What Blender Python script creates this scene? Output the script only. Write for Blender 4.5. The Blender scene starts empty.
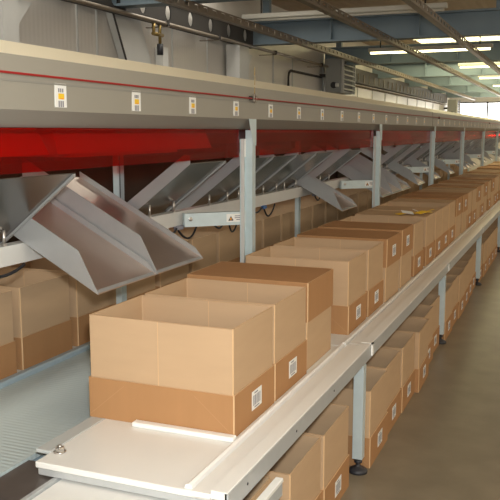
import bpy, math, random
from mathutils import Vector, Matrix, Euler
random.seed(7)
sc = bpy.context.scene
COL = sc.collection

# ------------------------------------------------------------------ materials
MATS = {}
def nodes(name):
    m = bpy.data.materials.new(name); m.use_nodes = True
    nt = m.node_tree
    return m, nt, nt.nodes['Principled BSDF']

def mat(name, col, rough=0.6, metal=0.0, noise=0.0, nscale=8.0, bump=0.0, bscale=60.0, stretch=(1, 1, 1),
        emit=None, estr=0.0, spec=0.5, trans=0.0):
    m, nt, b = nodes(name)
    b.inputs['Base Color'].default_value = (*col, 1)
    b.inputs['Roughness'].default_value = rough
    b.inputs['Metallic'].default_value = metal
    b.inputs['Specular IOR Level'].default_value = spec
    if emit:
        b.inputs['Emission Color'].default_value = (*emit, 1)
        b.inputs['Emission Strength'].default_value = estr
    if noise or bump:
        tc = nt.nodes.new('ShaderNodeTexCoord'); mp = nt.nodes.new('ShaderNodeMapping')
        mp.inputs['Scale'].default_value = stretch
        nt.links.new(tc.outputs['Object'], mp.inputs['Vector'])
    if noise:
        n = nt.nodes.new('ShaderNodeTexNoise'); n.inputs['Scale'].default_value = nscale
        n.inputs['Detail'].default_value = 5
        nt.links.new(mp.outputs[0], n.inputs['Vector'])
        r = nt.nodes.new('ShaderNodeMix'); r.data_type = 'RGBA'
        r.inputs['A'].default_value = (*[max(0, c * (1 - noise)) for c in col], 1)
        r.inputs['B'].default_value = (*[min(1, c * (1 + noise)) for c in col], 1)
        nt.links.new(n.outputs['Fac'], r.inputs['Factor'])
        nt.links.new(r.outputs['Result'], b.inputs['Base Color'])
    if bump:
        n2 = nt.nodes.new('ShaderNodeTexNoise'); n2.inputs['Scale'].default_value = bscale
        nt.links.new(mp.outputs[0], n2.inputs['Vector'])
        bp = nt.nodes.new('ShaderNodeBump'); bp.inputs['Strength'].default_value = bump
        bp.inputs['Distance'].default_value = 0.004
        nt.links.new(n2.outputs['Fac'], bp.inputs['Height'])
        nt.links.new(bp.outputs['Normal'], b.inputs['Normal'])
    MATS[name] = m
    return m

def wave_mat(name, col, col2, scale, direction, rough, metal=0.0, dist=0.01, strength=0.5):
    m, nt, b = nodes(name)
    tc = nt.nodes.new('ShaderNodeTexCoord')
    w = nt.nodes.new('ShaderNodeTexWave'); w.wave_type = 'BANDS'; w.bands_direction = direction
    w.inputs['Scale'].default_value = scale
    nt.links.new(tc.outputs['Object'], w.inputs['Vector'])
    n = nt.nodes.new('ShaderNodeTexNoise'); n.inputs['Scale'].default_value = 1.3; n.inputs['Detail'].default_value = 6
    nt.links.new(tc.outputs['Object'], n.inputs['Vector'])
    r = nt.nodes.new('ShaderNodeMix'); r.data_type = 'RGBA'
    r.inputs['A'].default_value = (*col, 1); r.inputs['B'].default_value = (*col2, 1)
    nt.links.new(n.outputs['Fac'], r.inputs['Factor'])
    nt.links.new(r.outputs['Result'], b.inputs['Base Color'])
    bp = nt.nodes.new('ShaderNodeBump'); bp.inputs['Strength'].default_value = strength
    bp.inputs['Distance'].default_value = dist
    nt.links.new(w.outputs['Fac'], bp.inputs['Height']); nt.links.new(bp.outputs['Normal'], b.inputs['Normal'])
    b.inputs['Roughness'].default_value = rough; b.inputs['Metallic'].default_value = metal
    MATS[name] = m
    return m

M_KRAFT = mat('kraft_board', (0.53, 0.365, 0.220), 0.85, noise=0.07, nscale=3, stretch=(1, 1, 6), spec=0.15)
M_KRAFT2 = mat('kraft_board_dark', (0.42, 0.225, 0.100), 0.8, noise=0.08, nscale=3, stretch=(6, 6, 1), spec=0.2)
M_EDGE = mat('kraft_cut_edge', (0.64, 0.43, 0.24), 0.9, spec=0.1)
M_CREASE = mat('kraft_crease', (0.47, 0.262, 0.125), 0.8, spec=0.2)
M_WHITE = mat('white_paper', (0.82, 0.82, 0.78), 0.6)
M_BLACK = mat('black_ink', (0.03, 0.03, 0.035), 0.5)
M_GREYINK = mat('grey_ink', (0.22, 0.22, 0.25), 0.6)
M_YELLOW = mat('yellow_print', (0.85, 0.55, 0.02), 0.5)
M_ORANGE = mat('orange_print', (0.85, 0.35, 0.02), 0.5)
M_PLATE = mat('cream_white_plastic', (0.78, 0.78, 0.74), 0.35, noise=0.03, nscale=4)
M_LIP = mat('white_plastic', (0.88, 0.88, 0.85), 0.3)
M_PAD = mat('translucent_grey_plastic', (0.50, 0.53, 0.52), 0.2)
M_ALU = mat('grey_aluminium', (0.52, 0.54, 0.54), 0.38, metal=0.3, noise=0.06, nscale=20)
M_DARKALU = mat('dark_steel_plate', (0.13, 0.11, 0.10), 0.3, metal=0.5, noise=0.3, nscale=9)
M_GALV = mat('galvanised_steel', (0.58, 0.68, 0.70), 0.42, metal=0.25, noise=0.08, nscale=25)
M_PAINT = mat('pale_painted_steel', (0.60, 0.60, 0.57), 0.45, noise=0.05)
M_RAIL = mat('blue_grey_rail', (0.38, 0.48, 0.54), 0.35, metal=0.2)
M_CHUTESHADE = mat('chute_steel_shaded', (0.27, 0.255, 0.24), 0.24, metal=1.0, noise=0.12, nscale=6, bump=0.05, bscale=5)  # chute steel darkened for the shaded undersides of the rear chutes
M_CHUTEWALL = mat('chute_flange_steel', (0.40, 0.41, 0.41), 0.38, metal=0.4, noise=0.10, nscale=8)
M_BOLT = mat('bolt_steel', (0.55, 0.53, 0.50), 0.3, metal=0.9)
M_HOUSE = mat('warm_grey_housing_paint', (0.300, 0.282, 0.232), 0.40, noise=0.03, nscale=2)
M_HOUSELIT = mat('daylit_housing_cap', (0.80, 0.74, 0.56), 0.28)  # housing paint lightened for daylight and sheen on the upward bevel
M_HOUSELOW = mat('housing_shade_and_seam', (0.26, 0.25, 0.215), 0.45)  # housing paint darkened for the shaded lower bevel; also the seam strip
M_CORD = mat('red_cord_plastic', (0.36, 0.02, 0.02), 0.4)
M_CABLE = mat('black_cable', (0.015, 0.015, 0.018), 0.5)
M_BLUE = mat('blue_connector', (0.05, 0.14, 0.35), 0.4)
M_REDBIT = mat('red_connector', (0.5, 0.04, 0.03), 0.4)
M_CARRIAGE = mat('carriage_grey', (0.66, 0.64, 0.62), 0.5)
M_TRACK = mat('track_dark_grey', (0.16, 0.15, 0.145), 0.6)
M_FLOOR = mat('concrete_floor', (0.215, 0.180, 0.125), 0.36, noise=0.32, nscale=5, bump=0.04, bscale=40)
M_BEAM = mat('blue_grey_beam_paint', (0.20, 0.265, 0.31), 0.55, noise=0.08, nscale=3)
M_BEAMDK = mat('dark_steel_beam', (0.045, 0.040, 0.035), 0.6, noise=0.15, nscale=5)
M_TRAY = mat('cable_tray_steel', (0.25, 0.205, 0.155), 0.45, metal=0.3)
M_BATTEN = mat('white_batten_enamel', (0.62, 0.60, 0.52), 0.4)
M_HEATER = mat('heater_grey_enamel', (0.36, 0.37, 0.35), 0.45)
M_BRASS = mat('brass_fitting', (0.40, 0.28, 0.10), 0.35, metal=0.8)
M_TUBE = mat('lit_lamp_tube', (0.9, 0.9, 0.8), 0.4, emit=(1.0, 0.88, 0.48), estr=5.5)
M_SKY = mat('rooflight_daylight', (0.9, 0.9, 0.85), 0.4, emit=(1.0, 0.88, 0.50), estr=6.0)
M_WIN = mat('window_daylight', (0.9, 0.9, 0.9), 0.4, emit=(1.0, 0.98, 0.93), estr=6)
M_SIDEFILL = mat('side_fill_glow', (0.8, 0.8, 0.8), 0.4, emit=(1.0, 0.90, 0.74), estr=2.3)  # glow for added fill panels, no windows known there
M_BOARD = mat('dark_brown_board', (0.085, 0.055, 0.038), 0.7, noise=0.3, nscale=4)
M_CHUTELIT = mat('chute_steel_lit', (0.72, 0.60, 0.52), 0.30, metal=0.9, noise=0.12, nscale=5)  # same steel lightened and warmed for reflections on the front chute floors
M_BELT = wave_mat('ribbed_blue_grey_belt', (0.43, 0.51, 0.52), (0.48, 0.57, 0.575), 13.0, 'Y', 0.45, dist=0.004, strength=0.28)
M_WALL = wave_mat('ribbed_wall_sheet', (0.66, 0.625, 0.57), (0.73, 0.69, 0.63), 5.0, 'Y', 0.42, metal=0.2, dist=0.004, strength=0.3)
M_DECK = wave_mat('roof_deck_sheet', (0.55, 0.42, 0.31), (0.64, 0.50, 0.375), 2.2, 'X', 0.6, dist=0.02, strength=0.6)

def film_mat():
    m = bpy.data.materials.new('red_acrylic'); m.use_nodes = True
    nt = m.node_tree; nt.nodes.clear()
    out = nt.nodes.new('ShaderNodeOutputMaterial')
    tr = nt.nodes.new('ShaderNodeBsdfTransparent'); tr.inputs['Color'].default_value = (0.80, 0.040, 0.016, 1)
    df = nt.nodes.new('ShaderNodeBsdfDiffuse'); df.inputs['Color'].default_value = (0.60, 0.012, 0.006, 1)
    gl = nt.nodes.new('ShaderNodeBsdfGlossy'); gl.inputs['Roughness'].default_value = 0.06
    lw = nt.nodes.new('ShaderNodeLayerWeight'); lw.inputs['Blend'].default_value = 0.5
    pw = nt.nodes.new('ShaderNodeMath'); pw.operation = 'POWER'; pw.inputs[1].default_value = 5.0
    fr = nt.nodes.new('ShaderNodeMath'); fr.operation = 'MULTIPLY_ADD'; fr.inputs[1].default_value = 0.6; fr.inputs[2].default_value = 0.03
    nt.links.new(lw.outputs['Facing'], pw.inputs[0]); nt.links.new(pw.outputs[0], fr.inputs[0])
    m1 = nt.nodes.new('ShaderNodeMixShader'); m1.inputs[0].default_value = 0.08
    m2 = nt.nodes.new('ShaderNodeMixShader')
    nt.links.new(tr.outputs[0], m1.inputs[1]); nt.links.new(df.outputs[0], m1.inputs[2])
    nt.links.new(fr.outputs[0], m2.inputs[0]); nt.links.new(m1.outputs[0], m2.inputs[1]); nt.links.new(gl.outputs[0], m2.inputs[2])
    nt.links.new(m2.outputs[0], out.inputs['Surface'])
    return m
M_FILM = film_mat()

# ------------------------------------------------------------------ mesh building
class MB:
    def __init__(s): s.v = []; s.f = []; s.mi = []; s.mats = []; s.sm = []
    def m(s, mt):
        if mt not in s.mats: s.mats.append(mt)
        return s.mats.index(mt)
    def face(s, idx, mt, smooth=False): s.f.append(idx); s.mi.append(s.m(mt)); s.sm.append(smooth)
    def box(s, a, b, mt, M=None):
        x0, y0, z0 = a; x1, y1, z1 = b
        P = [(x0,y0,z0),(x1,y0,z0),(x1,y1,z0),(x0,y1,z0),(x0,y0,z1),(x1,y0,z1),(x1,y1,z1),(x0,y1,z1)]
        if M is not None: P = [tuple(M @ Vector(p)) for p in P]
        o = len(s.v); s.v += P
        for q in ((3,2,1,0),(4,5,6,7),(0,1,5,4),(1,2,6,5),(2,3,7,6),(3,0,4,7)):
            s.face([o + i for i in q], mt)
        return s
    def bbox(s, a, b, c, mt, M=None):
        """box with all twelve edges chamfered by c"""
        x0, y0, z0 = a; x1, y1, z1 = b
        P = {}
        o = len(s.v); k = 0
        pts = []
        for ix, sx in enumerate((x0, x1)):
            for iy, sy in enumerate((y0, y1)):
                for iz, sz in enumerate((z0, z1)):
                    dx = c if ix == 0 else -c; dy = c if iy == 0 else -c; dz = c if iz == 0 else -c
                    for ax, p in enumerate(((sx, sy + dy, sz + dz), (sx + dx, sy, sz + dz), (sx + dx, sy + dy, sz))):
                        P[(ix, iy, iz, ax)] = o + k; k += 1; pts.append(p)
        if M is not None: pts = [tuple(M @ Vector(p)) for p in pts]
        s.v += pts
        cyc = ((0,0),(1,0),(1,1),(0,1))
        for ax in range(3):
            for e in (0, 1):
                q = []
                for u, w in cyc:
                    key = [0,0,0]; key[ax] = e; key[(ax+1)%3] = u; key[(ax+2)%3] = w
                    q.append(P[(key[0], key[1], key[2], ax)])
                s.face(q if e else q[::-1], mt)
        for ax in range(3):
            a1, a2 = (ax+1)%3, (ax+2)%3
            for u in (0,1):
                for w in (0,1):
                    k0 = [0,0,0]; k0[ax]=0; k0[a1]=u; k0[a2]=w
                    k1 = list(k0); k1[ax]=1
                    q = [P[(*k0, a1)], P[(*k1, a1)], P[(*k1, a2)], P[(*k0, a2)]]
                    s.face(q if (u ^ w) == 0 else q[::-1], mt)
        for ix in (0,1):
            for iy in (0,1):
                for iz in (0,1):
                    q = [P[(ix,iy,iz,0)],P[(ix,iy,iz,1)],P[(ix,iy,iz,2)]]
                    s.face(q if (ix+iy+iz)%2 else q[::-1], mt)
        return s
    def prism(s, poly, y0, y1, mt, caps=True):
        """poly: list of (x, z); extruded along y"""
        n = len(poly); o = len(s.v)
        s.v += [(x, y0, z) for x, z in poly] + [(x, y1, z) for x, z in poly]
        for i in range(n):
            j = (i + 1) % n
            mt_i = mt[i] if isinstance(mt, (list, tuple)) else mt
            s.face([o + i, o + j, o + n + j, o + n + i], mt_i)
        if caps:
            mt_c = mt[0] if isinstance(mt, (list, tuple)) else mt
            s.face([o + i for i in range(n)][::-1], mt_c); s.face([o + n + i for i in range(n)], mt_c)
        return s
    def tube(s, pts, r, mt, n=8, caps=True):
        pts = [Vector(p) for p in pts]; o = len(s.v); L = len(pts)
        for i, p in enumerate(pts):
            t = (pts[min(i+1, L-1)] - pts[max(i-1, 0)]).normalized()
            up = Vector((0,0,1)) if abs(t.z) < 0.9 else Vector((1,0,0))
            u = t.cross(up).normalized(); w = u.cross(t)
            rr = r[i] if isinstance(r, (list, tuple)) else r
            for k in range(n):
                a = 2*math.pi*k/n
                s.v.append(tuple(p + (u*math.cos(a) + w*math.sin(a))*rr))
        for i in range(L-1):
            for k in range(n):
                k2 = (k+1) % n
                s.face([o+i*n+k, o+i*n+k2, o+(i+1)*n+k2, o+(i+1)*n+k], mt, n > 6)
        if caps:
            s.face([o+k for k in range(n)][::-1], mt); s.face([o+(L-1)*n+k for k in range(n)], mt)
        return s
    def lathe(s, prof, mt, c=(0,0,0), n=16, smooth=True):
        """prof: list of (r, z) from bottom to top"""
        o = len(s.v); L = len(prof)
        for r, z in prof:
            for k in range(n):
                a = 2*math.pi*k/n
                s.v.append((c[0]+r*math.cos(a), c[1]+r*math.sin(a), c[2]+z))
        for i in range(L-1):
            for k in range(n):
                k2 = (k+1) % n
                s.face([o+i*n+k, o+i*n+k2, o+(i+1)*n+k2, o+(i+1)*n+k], mt, smooth)
        s.face([o+k for k in range(n)][::-1], mt); s.face([o+(L-1)*n+k for k in range(n)], mt)
        return s
    def build(s, name, parent=None, label=None, loc=None):
        me = bpy.data.meshes.new(name); me.from_pydata(s.v, [], s.f)
        for mt in s.mats: me.materials.append(mt)
        me.polygons.foreach_set('material_index', s.mi)
        me.polygons.foreach_set('use_smooth', s.sm)
        me.update()
        o = bpy.data.objects.new(name, me); COL.objects.link(o)
        if parent is not None: o.parent = parent
        if loc: o.location = loc
        if label: o['label'] = label
        return o

def tag(o, label, cat, group=None, kind=None):
    o['label'] = label; o['category'] = cat
    if group: o['group'] = group
    if kind: o['kind'] = kind
    return o
def thing(name, label, cat, loc=(0,0,0), rz=0, group=None):
    o = bpy.data.objects.new(name, None); COL.objects.link(o)
    o.empty_display_size = 0.1
    o.location = loc; o.rotation_euler = (0, 0, rz)
    return tag(o, label, cat, group)
def struct(mb, name, label=None):
    o = mb.build(name); o['kind'] = 'structure'
    if label: o['label'] = label
    return o
def copy_tree(o, parent=None):
    c = o.copy(); COL.objects.link(c)
    if parent is not None: c.parent = parent
    for ch in list(o.children): copy_tree(ch, c)
    return c

ONES = ['', 'first','second','third','fourth','fifth','sixth','seventh','eighth','ninth','tenth','eleventh','twelfth','thirteenth',
        'fourteenth','fifteenth','sixteenth','seventeenth','eighteenth','nineteenth']
TENS = {20:'twent',30:'thirt',40:'fort',50:'fift'}
def nth(n):
    if n < 20: return ONES[n]
    t, u = n//10*10, n % 10
    return TENS[t]+'ieth' if u == 0 else TENS[t]+'y-'+ONES[u]

# ------------------------------------------------------------------ setting
YN, YF = -4.0, 32.0
struct(MB().box((-4.9, YN, -0.12), (6.0, YF+0.2, 0.0), M_FLOOR), 'floor', 'grey concrete floor of the aisle')
w = MB(); w.box((-4.75, YN, 0), (-4.6, YF+0.2, 3.75), M_WALL)
for y in (2.2, 3.4, 4.6, 6.75, 7.1, 8.75, 9.75, 12.25, 13.2, 15.0, 16.3, 17.7, 19.1, 20.5, 22, 23.5, 25, 26.5, 28, 29.5):
    w.box((-4.6, y-0.010, 0), (-4.585, y+0.010, 3.0), M_PAINT)
struct(w, 'wall_left', 'grey ribbed sheet wall behind the sorter')
RZ0, RZ1, RY0, RY1 = 2.45, 3.60, -3.0, 30.0
w = MB().box((6.0, YN, 0), (6.15, YF+0.2, RZ0), M_WALL).box((6.0, YN, RZ1), (6.15, YF+0.2, 3.75), M_WALL)
w.box((6.0, YN, RZ0), (6.15, RY0, RZ1), M_WALL).box((6.0, RY1, RZ0), (6.15, YF+0.2, RZ1), M_WALL)
struct(w, 'wall_right')
struct(MB().box((6.08, RY0, RZ0), (6.11, RY1, RZ1), M_SIDEFILL), 'window_9', 'long glowing fill panel added in the right wall')  # added emissive band, fills the hall from the right
w = MB().box((-4.75, YN-0.15, 0), (6.15, YN, 2.1), M_WALL).box((-4.75, YN-0.15, 3.5), (6.15, YN, 3.75), M_WALL)
w.box((-4.75, YN-0.15, 2.1), (-4.4, YN, 3.5), M_WALL).box((5.8, YN-0.15, 2.1), (6.15, YN, 3.5), M_WALL)
struct(w, 'wall_near')
struct(MB().box((-4.4, YN-0.10, 2.1), (5.8, YN-0.07, 3.5), M_SIDEFILL), 'window_10', 'high glowing fill panel added in the wall behind the camera')  # added emissive band, fills beam faces and roof from behind
# far wall with an opening for the bright window
w = MB()
WX0, WX1, WZ0, WZ1 = -4.35, -1.0, 1.55, 2.85
w.box((-4.6, YF, 0), (WX0, YF+0.15, 3.75), M_WALL).box((WX1, YF, 0), (6.0, YF+0.15, 3.75), M_WALL)
w.box((WX0, YF, 0), (WX1, YF+0.15, WZ0), M_WALL).box((WX0, YF, WZ1), (WX1, YF+0.15, 3.75), M_WALL)
struct(w, 'wall_far', 'far end wall of the hall')
g = struct(MB().box((WX0, YF+0.06, WZ0), (WX1, YF+0.09, WZ1), M_WIN), 'window_1', 'bright daylight window in the far end wall')
fb = MB()
for x in (WX0, -3.2, -2.1, WX1-0.06): fb.box((x, YF-0.01, WZ0), (x+0.06, YF+0.055, WZ1), M_BEAMDK)
fb.box((WX0, YF-0.01, WZ1-0.05), (WX1, YF+0.055, WZ1), M_BEAMDK)
fb.build('window_frame', g)
# roof deck, with gaps filled by rooflights
ROOF = 3.72
BAYS = [11.2 + 3.9*i for i in range(-3, 6)]      # cross beams
SX0, SX1 = -3.40, -1.0
SKY = []
for yb in BAYS[4:]:
    SKY.append((yb + 1.7, yb + 3.75))
dk = MB()
dk.box((-4.75, YN-0.15, ROOF), (SX0, YF+0.2, ROOF+0.08), M_DECK).box((SX1, YN-0.15, ROOF), (6.15, YF+0.2, ROOF+0.08), M_DECK)
prev = YN-0.15
for a, b in SKY:
    dk.box((SX0, prev, ROOF), (SX1, a, ROOF+0.08), M_DECK); prev = b
dk.box((SX0, prev, ROOF), (SX1, YF+0.2, ROOF+0.08), M_DECK)
struct(dk, 'ceiling', 'brown profiled roof deck above the beams')
for i, (a, b) in enumerate(SKY):
    p = struct(MB().box((SX0, a, ROOF+0.02), (SX1, b, ROOF+0.05), M_SKY), 'window_%d' % (i+2),
               'bright rooflight panel in the roof, %s from the camera' % nth(i+1))
    f = MB()
    f.box((SX0, a, ROOF-0.03), (SX1, a+0.04, ROOF+0.02), M_PAINT).box((SX0, b-0.04, ROOF-0.03), (SX1, b, ROOF+0.02), M_PAINT)
    f.box((SX0, (a+b)/2-0.02, ROOF-0.03), (SX1, (a+b)/2+0.02, ROOF+0.02), M_PAINT)
    f.build('window_frame', p)

# ------------------------------------------------------------------ roof steel
def cross_beam(i, y):
    t = thing('cross_beam', 'blue-grey steel roof cross beam, %s across the hall from the near wall' % nth(i), 'beam', (0, y, 2.975), group='roof cross beams')
    b = MB()
    X0, X1 = -4.58, 5.98
    b.box((X0, -0.10, 0), (X1, 0.10, 0.025), M_BEAM).box((X0, -0.10, 0.31), (X1, 0.10, 0.335), M_BEAM)
    b.box((X0, -0.012, 0.025), (X1, 0.012, 0.31), M_BEAM)
    b.build('web_and_flanges', t)
    for x in (-3.30, -2.05, -0.5, 1.2, 3.0):
        MB().box((x-0.008, -0.095, 0.025), (x+0.008, -0.012, 0.31), M_BEAM).build('stiffener', t)
    for x in (-4.3, -1.0, 2.2, 5.4):
        MB().box((x-0.05, -0.05, 0.335), (x+0.05, 0.05, ROOF-2.975), M_BEAM).build('roof_stub', t)
    return t
for i, y in enumerate(BAYS): cross_beam(i+1, y)

def slotted_tray(x, label, y0, y1, h=0.08):
    t = thing('cable_tray', label, 'cable tray', (x, y0, 2.8945), group='long cable trays under the roof beams')
    b = MB()
    L = y1-y0
    b.box((-0.037, 0, 0), (0.037, L, 0.012), M_TRAY)
    b.box((0.027, 0, 0.012), (0.037, L, 0.026), M_TRAY).box((0.027, 0, h-0.014), (0.037, L, h), M_TRAY)
    n = int(L/0.22)
    for k in range(n):
        yy = L*k/n
        b.box((0.027, yy, 0.026), (0.037, yy+0.11, h-0.014), M_TRAY)
    b.box((-0.037, 0, 0.012), (-0.027, L, h), M_TRAY)
    b.build('channel', t)
    return t
slotted_tray(-3.60, 'slotted cable tray nearest the left wall, running along under the beams', -1.0, 31.6)
slotted_tray(-2.40, 'slotted cable tray between the other two, at the left edge of the rooflights', -1.0, 31.6)
slotted_tray(-1.50, 'slotted cable tray farthest from the left wall, crossing the rooflights', -1.0, 31.6)

# cellular beam with round holes along the wall top
t = thing('cellular_beam', 'dark steel beam with a row of round holes along the wall top', 'beam', (-4.42, 0.5, 2.925))
L = 10.45; H = 0.27; step = 0.55; R = 0.085
b = MB(); n = int(L/step)
for k in range(n):
    yc = (k+0.5)*L/n; c = []
    hs = L/n/2
    ring = []; outer = []
    for a in range(16):
        th = 2*math.pi*a/16
        ring.append((yc+R*0.8*math.cos(th), H/2+R*math.sin(th)))
        m_ = max(abs(math.cos(th))/hs, abs(math.sin(th))/(H/2))
        outer.append((yc+math.cos(th)/m_, H/2+math.sin(th)/m_))
    for xx, flip in ((0.0, 0), (-0.014, 1)):
        o = len(b.v)
        b.v += [(xx, y, z) for y, z in ring] + [(xx, y, z) for y, z in outer]
        for a in range(16):
            a2 = (a+1) % 16
            q = [o+a, o+a2, o+16+a2, o+16+a]
            b.face(q if flip else q[::-1], M_BEAMDK)
b.build('web', t)
MB().box((-0.05, 0, -0.02), (0.05, L, 0), M_BEAMDK).build('bottom_flange', t)
MB().box((-0.05, 0, H), (0.05, L, H+0.02), M_BEAMDK).build('top_flange', t)

# conduit along the wall and clips
t = thing('conduit', 'long metal conduit pipe with clips running below the holed beam', 'pipe', (-4.32, 0.5, 2.90))
MB().tube([(0, 0, 0), (0, 13.9, 0)], 0.022, M_TRAY, 10).build('pipe', t)
for y in (4.2, 7.6, 9.0, 11.1, 13.5):
    MB().box((-0.26, y-0.015, -0.034), (0.03, y+0.015, -0.024), M_TRAY).box((-0.03, y-0.02, -0.024), (0.03, y+0.02, 0.03), M_BEAMDK).build('clip', t)
t = thing('wire_ladder', 'dark wire cable ladder on the left wall beyond the heater', 'cable tray', (-4.59, 15.9, 2.70))
b = MB()
b.tube([(0.0, 0, 0), (0.0, 14, 0)], 0.012, M_TRAY, 6).tube([(0.18, 0, 0), (0.18, 14, 0)], 0.012, M_TRAY, 6)
for k in range(55): b.tube([(0, 0.12+k*0.25, 0.0), (0.18, 0.12+k*0.25, 0)], 0.008, M_TRAY, 5)
b.build('ladder', t)

t = thing('cable_duct', 'long dark cable duct along the wall top beyond the heater', 'duct', (-4.5, 15.9, 2.76))
MB().box((-0.084, 0, 0), (0.06, 14.3, 0.30), M_BEAMDK).build('body', t)
for k in range(28): MB().box((0.06, 0.2+0.5*k, 0.02), (0.075, 0.24+0.5*k, 0.20), M_TRAY).build('clamp', t)
def column(y, wd, label, brace=True):
    t = thing('wall_column', label, 'column', (-4.45, y, 0), group='columns along the left wall')
    MB().box((-0.10, -wd, 0), (0.10, wd, 2.90), M_PAINT).build('post', t)
    if brace:
        b = MB()
        b.v += [(0.0, wd, 2.80), (0.0, wd+0.24, 2.80), (0.0, wd, 2.55), (0.06, wd, 2.80), (0.06, wd+0.24, 2.80), (0.06, wd, 2.55)]
        for q in ((0,1,2),(5,4,3),(0,3,4,1),(1,4,5,2),(2,5,3,0)): b.face(list(q), M_PAINT)
        b.build('knee_brace', t)
column(5.45, 0.10, 'pale wall column nearest the camera with a knee brace')
column(10.45, 0.17, 'pale wall column below the end of the first blue-grey cross beam')
# slanting flat duct
t = thing('sloping_duct', 'pale flat panel duct leaning diagonally against the left wall', 'duct', (-4.54, 7.35, 2.02))
b = MB()
b.v += [(-0.05,0.4,0),(0.05,0.4,0),(0.05,0.95,0),(-0.05,0.95,0),(-0.05,-0.1,0.95),(0.05,-0.1,0.95),(0.05,0.42,0.95),(-0.05,0.42,0.95)]
for q in ((3,2,1,0),(4,5,6,7),(0,1,5,4),(1,2,6,5),(2,3,7,6),(3,0,4,7)): b.face(list(q), M_PAINT)
b.build('panel', t)
MB().tube([(0.06, 0.36, 0.0), (0.06, -0.14, 0.95)], 0.012, M_BEAMDK, 6).build('edge_seam', t)
MB().box((-0.05, 0.97, 0.0), (0.05, 1.10, 0.66), M_WHITE).build('glint_cap', t)  # white stands in for the glint on this shiny piece
t = thing('valve_fitting', 'brass pipe fitting with a dark cap hanging below the holed beam', 'valve', (-4.395, 8.02, 2.663))
b = MB(); b.tube([(0, -0.08, 0.11), (0, -0.08, 0.24)], 0.02, M_BRASS, 8).tube([(0, 0.06, 0.02), (0, 0.06, 0.24)], 0.018, M_BRASS, 8)
b.tube([(0, -0.10, 0.12), (0, 0.12, 0.12)], 0.022, M_BRASS, 8); b.build('pipework', t)
MB().lathe([(0.035, -0.10), (0.035, 0.02)], M_BLACK, (0, 0.06, 0), 10).build('cap', t)

def heater(y, z, x, label):
    t = thing('unit_heater', label, 'heater', (x, y, z), group='unit heaters on the left wall')
    MB().bbox((-0.32, 0, 0), (0.0, 0.85, 0.64), 0.02, M_HEATER).build('casing', t)
    b = MB(); b.box((0.0, 0.06, 0.04), (0.008, 0.80, 0.60), M_BLACK)
    b.build('opening', t)
    # louvre on the face looking down the hall towards the aisle
    for k in range(6):
        M = Matrix.Translation((0.03, 0.06, 0.07+k*0.09)) @ Matrix.Rotation(math.radians(35), 4, 'Y')
        MB().box((-0.025, 0, 0), (0.035, 0.73, 0.008), M_PAINT, M).build('louvre', t)
    for yy in (0.0, 0.83): MB().box((0, yy, 0), (0.05, yy+0.02, 0.64), M_PAINT).build('side_frame', t)
    b = MB(); b.tube([(-0.14, -0.01, 0.14), (-0.14, -0.05, 0.14)], 0.06, M_BLACK, 12); b.build('motor', t)
    MB().box((-0.10, -0.07, 0.11), (-0.05, 0.0, 0.17), M_WHITE).build('switch', t)
    for yy in (0.05, 0.5): MB().box((-0.45, yy, 0.3), (-0.32, yy+0.05, 0.36), M_BEAMDK).build('hanger', t)
heater(14.75, 2.44, -4.15, 'grey louvred unit heater on the wall beyond the first cross beam')
heater(30.3, 2.25, -4.12, 'small distant grey unit heater beside the far window')

t = thing('wall_pipe', 'thin dark pipe bending from the wall down behind the sorter', 'pipe', (-4.56, 12.9, 2.0))
MB().tube([(0,0,0),(0,0,0.62),(0,0.04,0.70),(0,0.12,0.74),(0,1.9,0.74)], 0.02, M_BEAMDK, 8).build('pipe', t)

# batten lamps across the roof
for i, (y, x0, x1, z) in enumerate([(10.75, -4.5, -1.62, 3.26), (14.6, -3.6, -1.4, 3.12), (18.5, -2.5, -1.0, 3.12), (22.4, -2.5, -1.0, 3.12), (26.3, -2.5, -1.0, 3.12), (30.2, -2.5, -1.0, 3.12)]):
    t = thing('batten_lamp', ('unlit white batten lamp in front of the first cross beam' if i == 0 else
              'lit batten lamp across the roof, %s after the unlit one' % nth(i)), 'lamp', ((x0+x1)/2, y, z), group='batten lamps across the roof')
    h = (x1-x0)/2
    MB().bbox((-h, -0.05, 0.03), (h, 0.05, 0.10), 0.01, M_BATTEN).build('body', t)
    MB().tube([(-h+0.04, 0, 0.012), (h-0.04, 0, 0.012)], 0.018, M_TUBE if i else M_BATTEN, 10).build('lamp_tube', t)
    for sx in (-h*0.8, h*0.8):
        MB().box((sx-0.01, -0.01, 0.10), (sx+0.01, 0.01, ROOF-z), M_BEAMDK).build('hanger', t)

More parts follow.
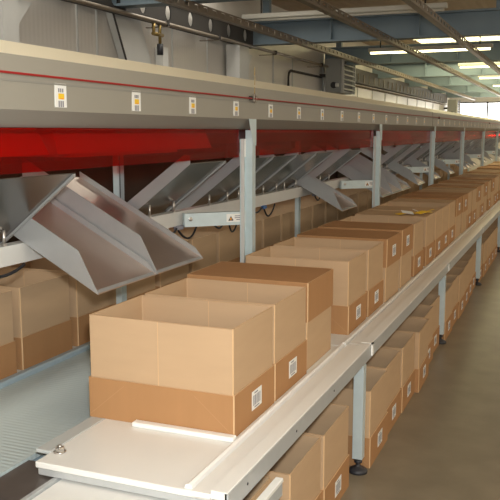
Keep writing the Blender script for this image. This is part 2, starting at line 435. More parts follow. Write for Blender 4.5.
# ------------------------------------------------------------------ sorter housing
def housing(y0, y1, label, labels):
    t = thing('sorter_cover', label, 'machine cover', (0, y0, 0), group='long grey sorter covers')
    L = y1-y0
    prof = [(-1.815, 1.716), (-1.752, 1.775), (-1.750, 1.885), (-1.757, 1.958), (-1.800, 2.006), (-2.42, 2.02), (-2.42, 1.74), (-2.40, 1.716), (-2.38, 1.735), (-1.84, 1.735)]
    mts = [M_HOUSELOW, M_HOUSE, M_HOUSE, M_HOUSELIT, M_HOUSE, M_HOUSE, M_HOUSE, M_TRACK, M_TRACK, M_TRACK]  # underside takes dark track grey so the chutes reflect dark
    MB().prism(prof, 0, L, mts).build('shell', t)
    MB().box((-1.752, 0, 1.868), (-1.7465, L, 1.874), M_HOUSELOW).build('seam_strip', t)
    for k, y in enumerate(labels):
        s = MB(); yy = y-y0; x = -1.7515
        s.box((x, yy-0.035, 1.789), (x+0.003, yy+0.035, 1.875), M_WHITE)
        s.box((x+0.003, yy-0.016, 1.818), (x+0.0034, yy+0.02, 1.839), M_YELLOW)
        s.box((x+0.003, yy-0.004, 1.818), (x+0.0036, yy+0.014, 1.824), M_ORANGE)
        for q in range(3):
            s.box((x+0.003, yy-0.016+q*0.012, 1.843), (x+0.0034, yy-0.008+q*0.012, 1.857), M_GREYINK)
        if k != 1:
            for q in range(3):
                s.box((x+0.003, yy-0.016+q*0.012, 1.790), (x+0.0034, yy-0.008+q*0.012, 1.813), M_GREYINK)
        s.build('location_sticker', t)
    return t
ys = [2.453+0.5435*i for i in range(-2, 47)]
YJ = 10.7
housing(0.2, YJ-0.01, 'long warm-grey sorter cover with stickers, the nearer length', [y for y in ys if y < YJ-0.1])
housing(YJ+0.01, 29.0, 'warm-grey sorter cover, the far length beyond the joint', [y for y in ys if y > YJ+0.1])
t = thing('pull_cord', 'thin red emergency pull cord along the grey sorter cover', 'cord', (-1.733, 0.2, 1.893))
MB().tube([(0, i*0.8, 0.002*math.sin(i)) for i in range(37)], 0.0042, M_CORD, 6).build('cord', t)
for y in (4.12, 11.0, 18.0):
    b = MB(); pts = [(0.0, y+0.022*math.cos(a), 0.0+0.022*math.sin(a)) for a in [k*math.pi/5 for k in range(11)]]
    b.tube(pts, 0.007, M_BOLT, 6); b.build('eyelet', t, 'steel eyelet')
    MB().box((-0.0165, y-0.05, -0.012), (0.004, y-0.03, 0.012), M_BEAMDK).build('bracket', t)
t = thing('hanging_chain', 'short fine chain hanging down the front of the sorter cover', 'chain', (-1.742, 4.34, 1.915))
b = MB()
for k in range(3): b.tube([(0, 0, k*0.055), (0, 0.006*(k % 2), k*0.055+0.045)], 0.0022, M_BRASS, 5)
b.build('links', t)

# ------------------------------------------------------------------ sorter track and carriages
t = thing('sorter_track', 'dark running track hidden behind the red panels', 'track', (0, 0.2, 0))
MB().box((-2.10, 0, 1.63), (-2.02, 28.6, 1.712), M_TRACK).build('beam', t)
carr = [(0.6, 1.48), (1.55, 2.42), (2.52, 3.86), (8.9, 9.6), (11.5, 12.2), (14.6, 15.3), (17.9, 18.7)]
for i, (a, b_) in enumerate(carr):
    t = thing('sorter_carriage', 'pale sorter carriage seen through the red panels, %s along' % nth(i+1), 'carriage', (-1.98, (a+b_)/2, 1.585), group='sorter carriages behind the red panels')
    h = (b_-a)/2
    b = MB()
    b.v += [(0.14,-h,0.128),(0.14,h,0.128),(0.16,h+0.05,0.03),(0.16,-h,0.03),(-0.3,-h,0.128),(-0.3,h,0.128),(-0.3,h+0.05,0.03),(-0.3,-h,0.03)]
    for q in ((3,2,1,0),(4,5,6,7),(0,1,5,4),(1,2,6,5),(2,3,7,6),(3,0,4,7)): b.face(list(q), M_CARRIAGE)
    # leave room for the track: two shells left and right of it
    b = MB()
    for x0, x1, xb in ((-0.03, 0.14, 0.16), (-0.30, -0.13, -0.30)):
        o = len(b.v)
        b.v += [(x0,-h,0.128),(x1,-h,0.128),(x1,h,0.128),(x0,h,0.128),(x0,-h,0.03),(xb,-h,0.03),(xb,h+0.05,0.03),(x0,h+0.05,0.03)]
        for q in ((0,1,2,3),(7,6,5,4),(0,4,5,1),(1,5,6,2),(2,6,7,3),(3,7,4,0)): b.face([o+j for j in q], M_CARRIAGE)
    b.build('tray', t)
    MB().box((-0.30, -h*0.7, 0.012), (0.08, h*0.7, 0.028), M_CARRIAGE).build('base', t)

# ------------------------------------------------------------------ posts
POSTY = [4.32, 7.65, 10.9, 14.0, 17.35, 20.6, 23.9]
def front_post(i, y):
    where = ['nearest the camera, rising behind the third carton'] + ['%s from the camera' % nth(k) for k in range(2, 9)]
    t = thing('support_post', 'galvanised front support post of the sorter, ' + where[i], 'post', (-1.775, y, 0), group='front posts of the sorter')
    MB().box((-0.022, 0.012, 0), (0.022, 0.062, 1.7105), M_GALV).build('upright', t)
    b = MB().box((-0.030, -0.055, 0.0), (-0.022, 0.012, 1.66), M_GALV).box((-0.022, -0.055, 0), (-0.004, -0.047, 1.66), M_PAINT)
    b.build('channel_flange', t)
    MB().box((-0.0215, -0.052, 1.555), (-0.016, 0.008, 1.66), M_LIP).build('lit_flange_strip', t, 'white strip for the lit post flange')  # white strip added as the lit side of the channel flange
    b = MB()
    b.v += [(0.0240,-0.05,1.775),(0.0240,0.062,1.775),(0.0240,0.062,1.62),(0.0240,0.02,1.62),(0.0275,-0.05,1.775),(0.0275,0.062,1.775),(0.0275,0.062,1.62),(0.0275,0.02,1.62)]
    for q in ((3,2,1,0),(4,5,6,7),(0,1,5,4),(1,2,6,5),(2,3,7,6),(3,0,4,7)): b.face(list(q), M_GALV)
    b.build('gusset', t)
    # foot
    MB().box((-0.03, -0.05, 0), (0.05, 0.09, 0.012), M_GALV).build('foot_plate', t)
    # skew arm to the chute rail
    p0 = Vector((-0.026, 0.0, 1.157)); p1 = Vector((-0.300, -0.265, 1.160))
    d = (p1-p0); n = Vector((d.y, -d.x, 0)).normalized()
    ang = math.atan2(d.y, d.x)
    M = Matrix.Translation(p0) @ Matrix.Rotation(ang, 4, 'Z')
    Ld = math.hypot(d.x, d.y)
    a = MB().box((0.0, -0.005, 0.0), (Ld, 0.035, 0.078), M_GALV, M).build('bracket_arm', t)
    Mx = M @ Matrix.Translation((Ld-0.035, 0.035, 0.045)) @ Matrix.Rotation(math.radians(-90), 4, 'X')
    bb = MB(); o = len(bb.v); bb.lathe([(0.013, 0), (0.013, 0.006), (0.006, 0.009)], M_BOLT, n=6, smooth=False)
    bb.v = [tuple(Mx @ Vector(v)) for v in bb.v]; bb.build('bolt', a)
    s = MB().box((0.012, 0.035, 0.018), (0.125, 0.037, 0.066), M_WHITE, M)
    k = 0.098
    for (q, wv) in ((0, 0.030), (1, 0.021), (2, 0.012), (3, 0.004)):
        s.box((k-wv/2, 0.037, 0.026+q*0.007), (k+wv/2, 0.0376, 0.033+q*0.007), M_YELLOW if q in (1, 2) and wv < 0 else M_BLACK, M)
    s.box((k-0.004, 0.0376, 0.029), (k+0.004, 0.0380, 0.044), M_ORANGE, M)
    for q in range(3):
        s.box((0.024, 0.037, 0.029+q*0.011), (0.074-0.01*(q == 0), 0.0376, 0.034+q*0.011), M_GREYINK, M)
    s.build('warning_label', t, 'white warning label with a black and orange triangle')
    return t
for i, y in enumerate(POSTY): front_post(i, y)
REARY = [3.82, 6.95, 10.2, 13.4, 16.6, 19.9, 23.1]
for i, y in enumerate(REARY):
    t = thing('support_post', 'galvanised rear support post behind the chutes, %s from the camera' % nth(i+1), 'post', (-2.355, y, 0), group='rear posts of the sorter')
    MB().box((-0.0185, -0.028, 0.593), (0.018, 0.028, 1.7105), M_GALV).build('upright', t)
    MB().box((-0.0185, -0.05, 0.581), (0.022, 0.05, 0.593), M_GALV).build('foot_plate', t)
    MB().box((0.0185, -0.020, 1.05), (0.0205, -0.016, 1.6), M_BEAMDK).build('slot_row', t)

# chute rail
t = thing('chute_rail', 'long grey steel rail carrying the sheet steel chutes', 'rail', (-2.12, 0.3, 1.164))
MB().box((-0.03, 0, 0), (0.03, 24.0, 0.006), M_PAINT).box((0.024, 0, 0.006), (0.03, 24.0, 0.075), M_PAINT).box((-0.03, 0, 0.006), (-0.024, 24.0, 0.075), M_PAINT).box((-0.03, 0, 0.075), (0.03, 24.0, 0.081), M_PAINT).build('beam', t)

# red acrylic panels
PG0 = [y-0.075 for y in POSTY]; PG1 = [y+0.075 for y in POSTY]
for i in range(len(POSTY)):
    y0 = PG1[i-1] if i else 0.2
    y1 = PG0[i]
    t = thing('red_panel', 'translucent red guard panel hanging under the sorter cover, %s bay' % nth(i+1), 'guard panel', (-1.803, y0, 1.556), group='red guard panels')
    MB().box((-0.002, 0, 0), (0.002, y1-y0, 0.1595), M_FILM).build('sheet', t)
    MB().box((-0.012, 0, 0.140), (-0.002, y1-y0, 0.1525), M_CORD).build('top_strip', t)

for i in range(len(REARY)+1):  # rear panels added to give the chutes something red to reflect
    y0 = (REARY[i-1]+0.05) if i else 0.2
    y1 = REARY[i]-0.05 if i < len(REARY) else 25.0
    t = thing('red_panel', 'translucent red panel added on the rear side of the sorter, %s bay' % nth(i+1), 'guard panel', (-2.41, y0, 1.556), group='added rear red panels')
    MB().box((-0.002, 0, 0), (0.002, y1-y0, 0.1595), M_FILM).build('sheet', t)
    MB().box((0.002, 0, 0.140), (0.012, y1-y0, 0.1525), M_CORD).build('top_strip', t)

# ------------------------------------------------------------------ chutes
def sheet(mb, poly, y0, y1, th, mt):
    """poly: open polyline (x,z) top side; thickened downwards"""
    low = [(x, z-th) for x, z in poly]
    mb.prism(list(poly)+low[::-1], y0, y1, mt)
W = 0.481
def rz_(x): return 1.057 + 0.545*(-1.7336-x)
XR = -2.47
RT = [(-1.7336, 1.057), (XR, rz_(XR))]
def make_right():
    t = thing('chute', '', 'chute', (0, 0, 0))
    b = MB()
    # floor with a shallow centre crease
    sheet(b, RT, 0.004, W, 0.003, M_CHUTELIT)
    b.build('floor_sheet', t)
    b = MB()
    wall = [(-1.7336, 1.057), (-1.823, 1.229), (XR, 1.229+0.545*(-1.823-XR)), (XR, rz_(XR)-0.003), (-1.7336, 1.054)]
    b.prism(wall, 0, 0.004, M_CHUTEWALL)
    b.build('side_flange', t)
    b = MB(); b.prism([(-1.7336, 1.057), (-1.78, 1.112), (XR, rz_(XR)+0.03), (XR, rz_(XR)), ], W, W+0.004, M_CHUTEWALL)
    b.build('low_flange', t)
    b = MB(); b.prism([(-1.7356, 1.059), (-1.7486, 1.069), (-1.7506, 1.0665), (-1.7376, 1.0545)], 0.01, W-0.01, M_CHUTEWALL); b.build('lip', t)
    return t
LS = 0.79
def lz_(x): return 1.552 - LS*(-1.804-x)
XL = -1.818; WL = 0.455
def make_left():
    t = thing('chute', '', 'chute', (0, 0, 0))
    b = MB(); xe = -2.33
    sheet(b, [(XL, lz_(XL)), (xe, lz_(xe))], 0.004, WL, 0.003, M_CHUTESHADE); b.build('floor_sheet', t)
    b = MB()
    b.prism([(XL, lz_(XL)-0.004), (xe, lz_(xe)-0.004), (xe, lz_(xe)+0.09), (-1.85, lz_(-1.85)+0.07), (XL, lz_(XL)+0.04)], 0, 0.004, M_CHUTEWALL); b.build('side_flange', t)
    b = MB(); b.prism([(XL, lz_(XL)-0.004), (xe, lz_(xe)-0.004), (xe, lz_(xe)-0.016), (XL, lz_(XL)-0.016)], WL-0.016, WL, M_CHUTEWALL); b.build('lip', t)
    for yy in (0.08, 0.36):
        b = MB(); x = -2.105
        zz = lz_(x)-0.004
        b.lathe([(0.007, 1.2455), (0.007, zz)], M_BOLT, (x, yy, 0), 8).lathe([(0.014, 1.2455), (0.014, 1.256)], M_BOLT, (x, yy, 0), 6, False)
        b.build('bolt', t)
    return t
seq = [('L', 1.18), ('L', 1.66), ('L', 2.174), ('R', 2.635), ('R', 3.129)]
seq += [('L', y) for y in (3.64, 4.40, 4.87, 5.335, 5.795)] + [('R', 6.262), ('L', 6.75), ('R', 7.73), ('R', 8.23), ('R', 8.73), ('L', 9.23), ('R', 9.70)]
y = 10.20
pat = ['R', 'L', 'L'] + ['R', 'R', 'R', 'L', 'R', 'R', 'L', 'L']*4
def clear(c, y):
    w_ = W if c == 'R' else WL
    for k in range(3):
        for p in POSTY + (REARY if c == 'R' else []):
            if p-(0.30 if c == 'R' else 0.065) < y+w_ and y < p+0.075: y = p+0.078
    return y
for c in pat:
    y2 = clear(c, y)
    while c == 'R' and y2 - y > WL and clear('L', y) < y2 - WL:
        y = clear('L', y); seq.append(('L', y)); y += WL+0.012; y2 = clear(c, y)
    y = y2
    if y > 23: break
    seq.append((c, y)); y += (W if c == 'R' else WL)+0.012
pr = make_right(); pl = make_left()
nr = nl = 0
for c, y in seq:
    if c == 'R':
        o = pr if nr == 0 else copy_tree(pr); nr += 1
        lb = ('silver steel chute sloping down over the front cartons, ' + ('nearest the camera' if nr == 1 else '%s from the camera' % nth(nr)))
        o['group'] = 'steel chutes sloping to the front cartons'
    else:
        o = pl if nl == 0 else copy_tree(pl); nl += 1
        lb = ('steel chute sloping away to the rear cartons, underside showing, ' + ('nearest the camera' if nl == 1 else '%s from the camera' % nth(nl)))
        o['group'] = 'steel chutes sloping to the rear cartons'
    o.location = (0, y, 0); o['label'] = lb

# ------------------------------------------------------------------ cables under the rail
def cable(y0, label, loops, colr):
    t = thing('sensor_cable', label, 'cable', (-2.085, y0, 1.170), group='cables below the chute rail')
    b = MB(); pts = []
    L = sum(l for l, d in loops); y = 0
    for l, d in loops:
        for k in range(9):
            u = k/9
            pts.append((0.004*math.sin(y*9+u*5), y+l*u, -0.012-d*4*u*(1-u)))
        y += l
    pts.append((0, y, -0.012))
    b.tube(pts, 0.0065, M_CABLE, 6); b.build('cable', t)
    y = 0
    for i, (l, d) in enumerate(loops):
        M = Matrix.Translation((0.0, y+0.02, -0.016)) @ Matrix.Rotation(0.3*((i % 3)-1), 4, 'Z')
        MB().bbox((-0.013, -0.03, -0.012), (0.013, 0.03, 0.012), 0.003, colr[i % len(colr)], M).build('connector', t)
        y += l
cable(2.15, 'black sensor cable with red connector beside the nearest front chute', [(0.22, 0.05), (0.26, 0.03)], [M_CABLE, M_REDBIT, M_WHITE])
cable(3.40, 'looped black sensor cable left of the nearest front post', [(0.14, 0.02), (0.3, 0.10), (0.16, 0.03), (0.28, 0.08)], [M_CABLE, M_BLUE, M_WHITE, M_GREYINK])
cable(4.46, 'looped black sensor cable just beyond the nearest front post', [(0.25, 0.07), (0.2, 0.12), (0.2, 0.06), (0.25, 0.03), (0.25, 0.08)], [M_WHITE, M_BLUE, M_GREYINK])
cable(6.6, 'looped black sensor cable left of the second front post in view', [(0.22, 0.06), (0.26, 0.03)], [M_GREYINK, M_BLUE])
cable(8.8, 'looped black sensor cable beyond the second front post in view', [(0.22, 0.06), (0.2, 0.03)], [M_GREYINK, M_WHITE])

# ------------------------------------------------------------------ belt conveyor
def belt(y0, y1, xr, label):
    t = thing('belt_conveyor', label, 'conveyor', (0, y0, 0), group='belt conveyor sections')
    L = y1-y0
    MB().box((-2.33, 0, 0.535), (xr, L, 0.555), M_BELT).build('belt', t)
    b = MB(); b.prism([(-2.332, 0.50), (-2.332, 0.572), (-2.338, 0.580), (-2.366, 0.580), (-2.374, 0.572), (-2.374, 0.50)][::-1], 0, L, M_RAIL); b.build('side_rail', t, 'blue-grey side rail')
    MB().box((-2.33, 0, 0.44), (-2.31, L, 0.53), M_RAIL).build('bed_frame', t)
    MB().box((xr-0.02, 0, 0.44), (xr, L, 0.53), M_RAIL).build('bed_frame', t)
    y = 0.1
    while y < L:
        for x in (-2.29, -1.87): MB().box((x, y, 0), (x+0.04, y+0.04, 0.53), M_GALV).build('leg', t)
        y += 2.5
belt(1.2, 3.72, -1.735, 'blue-grey ribbed belt conveyor left of the white table, the near section')
belt(3.73, 23.0, -1.815, 'blue-grey ribbed belt conveyor, the long section beyond the front cartons')

# ------------------------------------------------------------------ table sections on the right (carry the front cartons)
LEGY = [1.05, 3.70, 6.36, 9.02, 11.68, 14.34, 17.0, 19.66]
SECY = [2.06, 3.86, 6.52, 9.18, 11.84, 14.5, 17.16, 19.82]
def leg(y, parent, y0):
    l = MB().box((-0.945, y-0.025-y0, 0.075), (-0.895, y+0.025-y0, 0.56), M_GALV).build('leg', parent)
    b = MB(); c = (-0.92, y-y0, 0)
    b.lathe([(0.048, 0.0), (0.048, 0.012), (0.036, 0.022), (0.016, 0.030), (0.011, 0.034), (0.011, 0.05), (0.02, 0.052), (0.02, 0.062), (0.011, 0.064), (0.011, 0.0745)], M_BLACK, c, 16)
    b.build('levelling_foot', l)
    l2 = MB().box((-1.62, y-0.025-y0, 0.075), (-1.58, y+0.025-y0, 0.578), M_GALV).build('leg', parent)
    MB().lathe([(0.04, 0), (0.036, 0.02), (0.011, 0.03), (0.011, 0.0745)], M_BLACK, (-1.60, y-y0, 0), 12).build('levelling_foot', l2)
names = ['nearest section, with the bare white plate', 'section beyond the nearest rail joint'] + ['%s section from the camera' % nth(k) for k in range(3, 9)]
for i in range(len(SECY)-1):
    y0, y1 = SECY[i], SECY[i+1]-0.008
    L = y1-y0
    t = thing('carton_table', 'white-topped carton table with aluminium side rail, ' + names[i], 'table', (0, y0, 0), group='carton table sections')
    MB().bbox((-1.625, 0.0, 0.578), (-0.958, L, 0.600), 0.003, M_PLATE).build('top_plate', t)
    # side rail: cream strip over aluminium channel
    e = 0.03 if i == 0 else 0.0
    MB().bbox((-0.958, -e, 0.602), (-0.902, L, 0.630), 0.002, M_PLATE).box((-1.02, -e, 0.6005), (-0.958, L, 0.618), M_PLATE).build('rail_cap', t)
    MB().box((-0.910, -e, 0.562), (-0.898, L, 0.6275), M_ALU).box((-0.955, -e, 0.562), (-0.910, L, 0.568), M_ALU).build('side_rail', t)
    if i == 0: MB().box((-0.952, -0.032, 0.572), (-0.915, -0.028, 0.600), M_BLACK).build('rail_end', t)
    b = MB(); b.prism([(-1.067, 0.6005), (-1.063, 0.612), (-1.053, 0.616), (-1.043, 0.612), (-1.039, 0.6005)][::-1], 0.012, L, M_LIP); b.build('guide_strip', t)
    MB().box((-1.615, 0.004, 0.555), (-0.958, 0.02, 0.577), M_ALU).build('cross_member', t)
    MB().box((-0.896, L-0.028, 0.575), (-0.888, L, 0.640), M_WHITE).box((-0.905, L-0.028, 0.632), (-0.888, L, 0.640), M_WHITE).build('joint_clip', t)
    for ly in LEGY:
        if y0 <= ly < y1: leg(ly, t, y0)
    if i == 0:
        # left translucent strip, bolt, stop bar
        MB().bbox((-1.692, 0.09, 0.585), (-1.6265, L, 0.600), 0.004, M_PAD).build('slide_strip', t, 'translucent grey edge strip')
        b = MB().lathe([(0.022, 0), (0.022, 0.004), (0.019, 0.005)], M_BOLT, (-1.594, 0.098, 0.6005), 18)
        b.lathe([(0.017, 0.005), (0.017, 0.016), (0.014, 0.019)], M_BOLT, (-1.594, 0.098, 0.6005), 6, False)
        b.lathe([(0.008, 0.019), (0.008, 0.025)], M_BOLT, (-1.594, 0.098, 0.6005), 12)
        b.build('bolt', t, 'steel hex bolt with washer')
        MB().bbox((-1.485, 0.396, 0.6005), (-1.068, 0.431, 0.619), 0.004, M_LIP).build('stop_bar', t, 'white stop bar')
        for x in (-0.93,):
            for yy in (0.12, 0.6, 1.1):
                M = Matrix.Translation((-0.898, yy, 0.597)) @ Matrix.Rotation(math.pi/2, 4, 'Y')
                bb = MB().lathe([(0.005, 0), (0.005, 0.0015)], M_BLACK, n=8); bb.v = [tuple(M @ Vector(v)) for v in bb.v]
                bb.build('rivet', t)

# lower end section in the foreground
t = thing('feed_table', 'low cream table end with a dark steel strip in the foreground', 'table', (0, 0.4, 0))
L = 1.78
MB().bbox((-1.535, 0, 0.52), (-0.94, L, 0.545), 0.003, M_PLATE).build('top_plate', t)
MB().box((-1.73, 0, 0.535), (-1.56, L-0.02, 0.548), M_DARKALU).build('steel_strip', t, 'dark brown steel strip')
MB().box((-1.556, 0, 0.50), (-1.54, L, 0.552), M_ALU).build('edge_strip', t)
MB().box((-1.73, 0, 0.46), (-1.70, L, 0.535), M_ALU).box((-0.98, 0, 0.44), (-0.94, L, 0.52), M_ALU).box((-1.70, L-0.04, 0.46), (-0.98, L, 0.515), M_ALU).build('frame', t)
for x in (-1.73, -0.98):
    for y in (0.2, L-0.3): MB().box((x, y, 0), (x+0.04, y+0.04, 0.46), M_GALV).build('leg', t)

# small rail stub low at the right
t = thing('lower_rail', 'short cream-topped rail end low beside the floor cartons', 'rail', (-0.845, 1.3, 0.0))
MB().bbox((-0.028, 0, 0.530), (0.0, 1.07, 0.545), 0.002, M_PLATE).build('rail_cap', t)
MB().box((-0.026, 0, 0.485), (-0.002, 1.065, 0.530), M_ALU).build('beam', t)
MB().box((-0.026, 0.2, 0), (-0.002, 0.23, 0.485), M_GALV).build('leg', t)

# dark board added to block light behind the rear cartons
t = thing('light_block_board', 'long dark brown board added behind the rear cartons and chutes', 'panel', (-3.22, 0.6, 0.0))
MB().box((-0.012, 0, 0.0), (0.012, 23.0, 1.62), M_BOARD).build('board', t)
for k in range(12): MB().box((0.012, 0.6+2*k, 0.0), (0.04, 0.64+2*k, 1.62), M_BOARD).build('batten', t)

# left (rear) carton table
t = thing('rear_carton_table', 'long low table carrying the rear cartons behind the belt', 'table', (0, 1.2, 0))
MB().box((-3.10, 0, 0.53), (-2.378, 22, 0.555), M_PLATE).build('top_plate', t)
for y in range(0, 22, 3):
    for x in (-3.06, -2.44): MB().box((x, y+0.8, 0), (x+0.04, y+0.84, 0.53), M_GALV).build('leg', t)

# ------------------------------------------------------------------ cartons
BX, BY, BZ = 0.605, 0.405, 0.405
def ring(x0, x1, y0, y1, c, z):
    return [(x0+c, y0, z), (x1-c, y0, z), (x1, y0+c, z), (x1, y1-c, z), (x1-c, y1, z), (x0+c, y1, z), (x0, y1-c, z), (x0, y0+c, z)]
def add_tube_walls(b, x0, x1, y0, y1, z0, z1, th, mt, rim):
    c = 0.004; o = len(b.v)
    b.v += ring(x0, x1, y0, y1, c, z0) + ring(x0, x1, y0, y1, c, z1) + ring(x0+th, x1-th, y0+th, y1-th, c, z0) + ring(x0+th, x1-th, y0+th, y1-th, c, z1)
    for i in range(8):
        j = (i+1) % 8; mm = M_EDGE if i % 2 else mt
        b.face([o+i, o+j, o+8+j, o+8+i], mm)
        b.face([o+16+j, o+16+i, o+24+i, o+24+j], mt)
        b.face([o+8+i, o+8+j, o+24+j, o+24+i], rim)
        b.face([o+j, o+i, o+16+i, o+16+j], rim)
def sleeve(parent, top=BZ):
    b = MB(); hx = BX/2
    add_tube_walls(b, -hx, hx, 0, BY, 0.006, top, 0.005, M_KRAFT, M_EDGE)
    # glued overlap on the near side, with its cut edge
    b.box((-0.0, -0.0022, 0.006), (hx-0.004, 0.0, top-0.001), M_KRAFT).box((-0.0035, -0.0026, 0.006), (0.0, 0.0, top-0.001), M_EDGE)
    # overlap seam seen inside on the far wall
    b.box((0.02, BY-0.0065, 0.006), (hx-0.006, BY-0.005, top-0.002), M_KRAFT).box((0.0165, BY-0.007, 0.006), (0.02, BY-0.005, top-0.002), M_EDGE)
    return b.build('sleeve', parent)
def tray_walls(b, z0, z1, h):
    g = 0.006; hx = BX/2+g
    add_tube_walls(b, -hx, hx, -g-0.001, BY+g, z0, z1, 0.0045, M_KRAFT2, M_EDGE)
    # diagonal fold creases at the corners of the near side
    y = -g-0.0012
    for sx in (-1, 1):
        o = len(b.v); xa, xb = sx*(hx-0.008), sx*(hx-0.16)
        za, zb = (z0+0.012, z1-0.02) if h > 0 else (z1-0.012, z0+0.02)
        t_ = 0.0022
        b.v += [(xa, y-0.0004, za), (xa, y-0.0004, za+t_*1.5), (xb, y-0.0004, zb+t_*1.5), (xb, y-0.0004, zb)]
        b.face([o, o+1, o+2, o+3] if sx < 0 else [o+3, o+2, o+1, o], M_CREASE)
def base_tray(parent):
    b = MB(); h = 0.160
    tray_walls(b, 0.0, h, 1)
    hx = BX/2+0.006
    b.box((-hx+0.004, -0.002, 0.0005), (hx-0.004, BY+0.002, 0.0055), M_KRAFT2)
    return b.build('base_tray', parent)
def lid(parent):
    b = MB(); h = 0.185
    z1 = BZ+0.012
    tray_walls(b, z1-h, z1, -1)
    hx = BX/2+0.006
    b.box((-hx+0.004, -0.002, z1-0.006), (hx-0.004, BY+0.002, z1-0.0005), M_KRAFT2)
    return b.build('lid', parent)
def base_flaps(parent):
    b = MB(); hx = BX/2
    b.box((-hx+0.001, 0.001, 0.0), (hx-0.001, BY-0.001, 0.0058), M_KRAFT); return b.build('bottom_flaps', parent)
def barcode(parent, z, yo=0.0):
    b = MB(); x = BX/2+0.006; yc = BY/2-0.0+yo
    hw, hh = 0.050, 0.037
    b.box((x-0.0005, yc-hw, z-hh), (x+0.0012, yc+hw, z+hh), M_WHITE)
    yy = yc-hw+0.012; k = 0
    ws = (0.006, 0.003, 0.008, 0.003, 0.005, 0.007, 0.003, 0.006)
    while yy < yc+hw-0.014:
        w_ = ws[k % 8]; b.box((x+0.0012, yy, z-hh+0.016), (x+0.0016, yy+w_, z+hh-0.018), M_GREYINK); yy += w_+0.0045; k += 1
    b.box((x+0.0012, yc-0.026, z-hh+0.006), (x+0.0016, yc+0.024, z-hh+0.011), M_GREYINK)
    b.box((x+0.0012, yc-0.026, z+hh-0.012), (x+0.0016, yc+0.010, z+hh-0.007), M_GREYINK)
    return b.build('barcode_label', parent, 'white barcode label')
def proto_open(lbl=True):
    t = thing('carton', '', 'carton'); sleeve(t); base_tray(t)
    if lbl: barcode(t, 0.085, 0.01)
    return t
def proto_lid(lbl=True):
    t = thing('carton', '', 'carton'); sleeve(t); base_flaps(t); lid(t)
    if lbl: barcode(t, BZ-0.085, 0.0)
    return t
def proto_flat():
    t = proto_open(); hx = BX/2
    b = MB().box((-hx+0.001, 0.001, BZ+0.0005), (hx-0.001, BY/2-0.0015, BZ+0.004), M_KRAFT); b.build('top_flap', t)
    b = MB().box((-hx+0.001, BY/2+0.0015, BZ+0.0005), (hx-0.001, BY-0.001, BZ+0.004), M_KRAFT); b.build('top_flap', t)
    return t
PO, PON, PL, PLN, PF = proto_open(), proto_open(False), proto_lid(), proto_lid(False), proto_flat()
used = set()
def place(proto, x, y, z, rz, label, group, sxy=(1, 1, 1)):
    if proto in used: o = copy_tree(proto)
    else: o = proto; used.add(proto)
    o.location = (x, y, z); o.rotation_euler = (0, 0, rz); o.scale = sxy
    o['label'] = label; o['group'] = group
    return o
TOPZ = 0.6165    # tops of guide strip / stop bar, the plate carries the cartons
# front row on the white table
fr = [(2.500, 'o'), (2.930, 'o'), (3.372, 'ln'), (4.085, 'o'), (4.540, 'o'), (4.977, 'l'), (5.480, 'l'), (5.975, 'o'), (6.500, 'f'), (6.960, 'f'), (7.400, 'o')]
y = 7.85; rr = random.Random(3)
while y < 19.2:
    fr.append((y, rr.choice('offol'))); y += 0.462
xr = -1.085-BX/2
for i, (y, k) in enumerate(fr):
    k2 = {'f': PF, 'o': PO, 'ln': PLN, 'l': PL}[k]
    kind = {'o': 'open barcoded kraft carton', 'f': 'closed kraft carton with barcoded base band', 'ln': 'closed kraft carton under a plain darker lid', 'l': 'closed kraft carton under a barcoded lid'}[k]
    where = 'nearest on the white table' if i == 0 else '%s on the white table from the camera' % nth(i+1)
    place(k2, xr + (0 if i == 0 else rr.uniform(-0.008, 0.008)), y, 0.6005, 0 if i < 2 else math.radians(rr.uniform(-0.5, 0.5)), kind+', '+where, 'cartons in the front row')
# rear row
n = 0; y = 1.16
while y < 20.5:
    n += 1
    place(PON, -2.400-BX/2-0.012 + rr.uniform(-0.01, 0.0), y, 0.5555, math.radians(rr.uniform(-0.6, 0.6)),
          'open kraft carton in the rear row behind the belt, %s from the near end' % nth(n), 'cartons in the rear row')
    y += 0.462
# floor row
fl = [(2.24, -0.985), (2.69, -0.925), (3.115, -0.918), (3.765, -0.872), (4.185, -0.885), (4.620, -0.880), (5.040, -0.855), (5.480, -0.900), (5.895, -0.922),
      (6.42, -0.890), (6.845, -0.900), (7.27, -0.890), (7.695, -0.900), (8.12, -0.915), (8.545, -0.930)]
y = 9.09
while y < 15.5:
    for l in LEGY:
        if l-0.05 < y+BY+0.01 and y < l+0.06: y = l+0.065
    fl.append((y, -0.905+rr.uniform(-0.012, 0.008))); y += 0.455
for i, (y, x) in enumerate(fl):
    where = 'nearest the camera' if i == 0 else '%s from the camera' % nth(i+1)
    place(PO, x-BX/2-0.007, y, 0.0, math.radians(rr.uniform(-0.4, 0.4) if i != 6 else 1.0), 'open kraft carton on the floor under the table, '+where, 'cartons in the floor row')
for p in (PO, PON, PL, PLN, PF):
    if p not in used:
        for c in list(p.children): bpy.data.objects.remove(c)
        bpy.data.objects.remove(p)

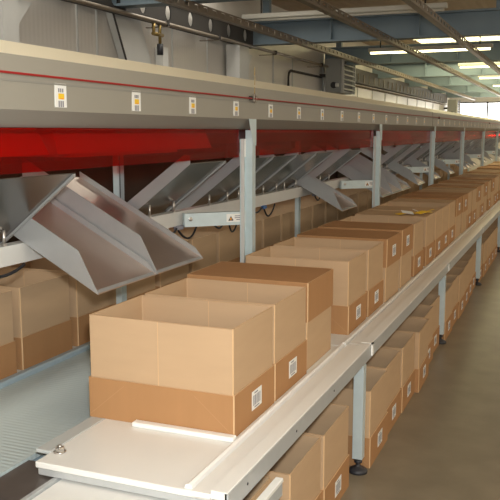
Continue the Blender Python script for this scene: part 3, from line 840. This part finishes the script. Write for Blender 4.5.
# yellow crumpled strap with white paper on a carton
t = thing('yellow_strap', 'crumpled yellow strap and white paper lying across a front carton', 'strap', (-1.18, 6.63, 1.0125))
b = MB(); rs = random.Random(5)
pts = [(-0.16,-0.08,0.004),(-0.10,0.02,0.012),(-0.04,0.06,0.006),(0.0,-0.02,0.014),(0.04,0.08,0.02),(0.07,0.16,0.012),(0.03,0.24,0.006),(0.06,0.33,0.014)]
for i in range(len(pts)-1):
    p, q = Vector(pts[i]), Vector(pts[i+1]); d = (q-p).normalized(); nn = Vector((-d.y, d.x, rs.uniform(-.3, .3)))*0.022
    o = len(b.v); up = Vector((0, 0, 0.003))
    b.v += [tuple(p-nn), tuple(p+nn), tuple(q+nn), tuple(q-nn), tuple(p-nn+up), tuple(p+nn+up), tuple(q+nn+up), tuple(q-nn+up)]
    for f in ((0,1,2,3),(7,6,5,4),(0,4,5,1),(1,5,6,2),(2,6,7,3),(3,7,4,0)): b.face([o+j for j in f], M_YELLOW)
b.build('strap', t)
b = MB()
Mp = Matrix.Translation((-0.09, 0.0, 0.016)) @ Euler((0.25, 0.15, 0.5)).to_matrix().to_4x4()
b.box((-0.05, -0.03, 0), (0.05, 0.03, 0.003), M_WHITE, Mp)
Mp = Matrix.Translation((-0.02, 0.12, 0.014)) @ Euler((-0.2, 0.3, -0.3)).to_matrix().to_4x4()
b.box((-0.05, -0.02, 0), (0.05, 0.02, 0.003), M_WHITE, Mp); b.build('paper', t)

# ------------------------------------------------------------------ light
def light(name, kind, loc, energy, col, **kw):
    l = bpy.data.lights.new(name, kind); l.energy = energy; l.color = col
    for k, v in kw.items(): setattr(l, k, v)
    o = bpy.data.objects.new(name, l); COL.objects.link(o); o.location = loc
    return o
light('camera_flash', 'POINT', (0.05, 0.02, 1.86), 262, (0.96, 0.99, 1.0), shadow_soft_size=0.05)
# added fill lamps over the aisle, right half of the hall, no rooflights there
for i, y in enumerate((1.5, 7.5, 13.5, 20.0, 26.0)):
    o = light('roof_fill', 'AREA', (1.7, y, 3.66), 32, (1.0, 0.82, 0.55), shape='RECTANGLE', size=1.0, size_y=3.5)
for y in (1.0, 5.0, 8.5):  # added fill lamps washing the left wall and cap, no roof opening here
    light('roof_fill', 'AREA', (-4.0, y, 3.68), 30, (1.0, 0.95, 0.84), shape='RECTANGLE', size=0.9, size_y=2.6)
wd = bpy.data.worlds.new('World'); sc.world = wd; wd.use_nodes = True
wd.node_tree.nodes['Background'].inputs[0].default_value = (1.0, 0.95, 0.85, 1)
wd.node_tree.nodes['Background'].inputs[1].default_value = 0.3

# ------------------------------------------------------------------ camera
cd = bpy.data.cameras.new('Camera'); cam = bpy.data.objects.new('Camera', cd); COL.objects.link(cam)
cd.sensor_fit = 'HORIZONTAL'; cd.sensor_width = 36.0; cd.lens = 787.0/500*36.0; cd.clip_end = 100
cam.location = (0, 0, 1.7)
cam.rotation_euler = (math.radians(90-8.53), 0, math.radians(22.2))
sc.camera = cam
sc.view_settings.view_transform = 'Standard'; sc.view_settings.look = 'None'
sc.view_settings.exposure = 0.14; sc.view_settings.gamma = 1.0
sc.view_settings.use_curve_mapping = False
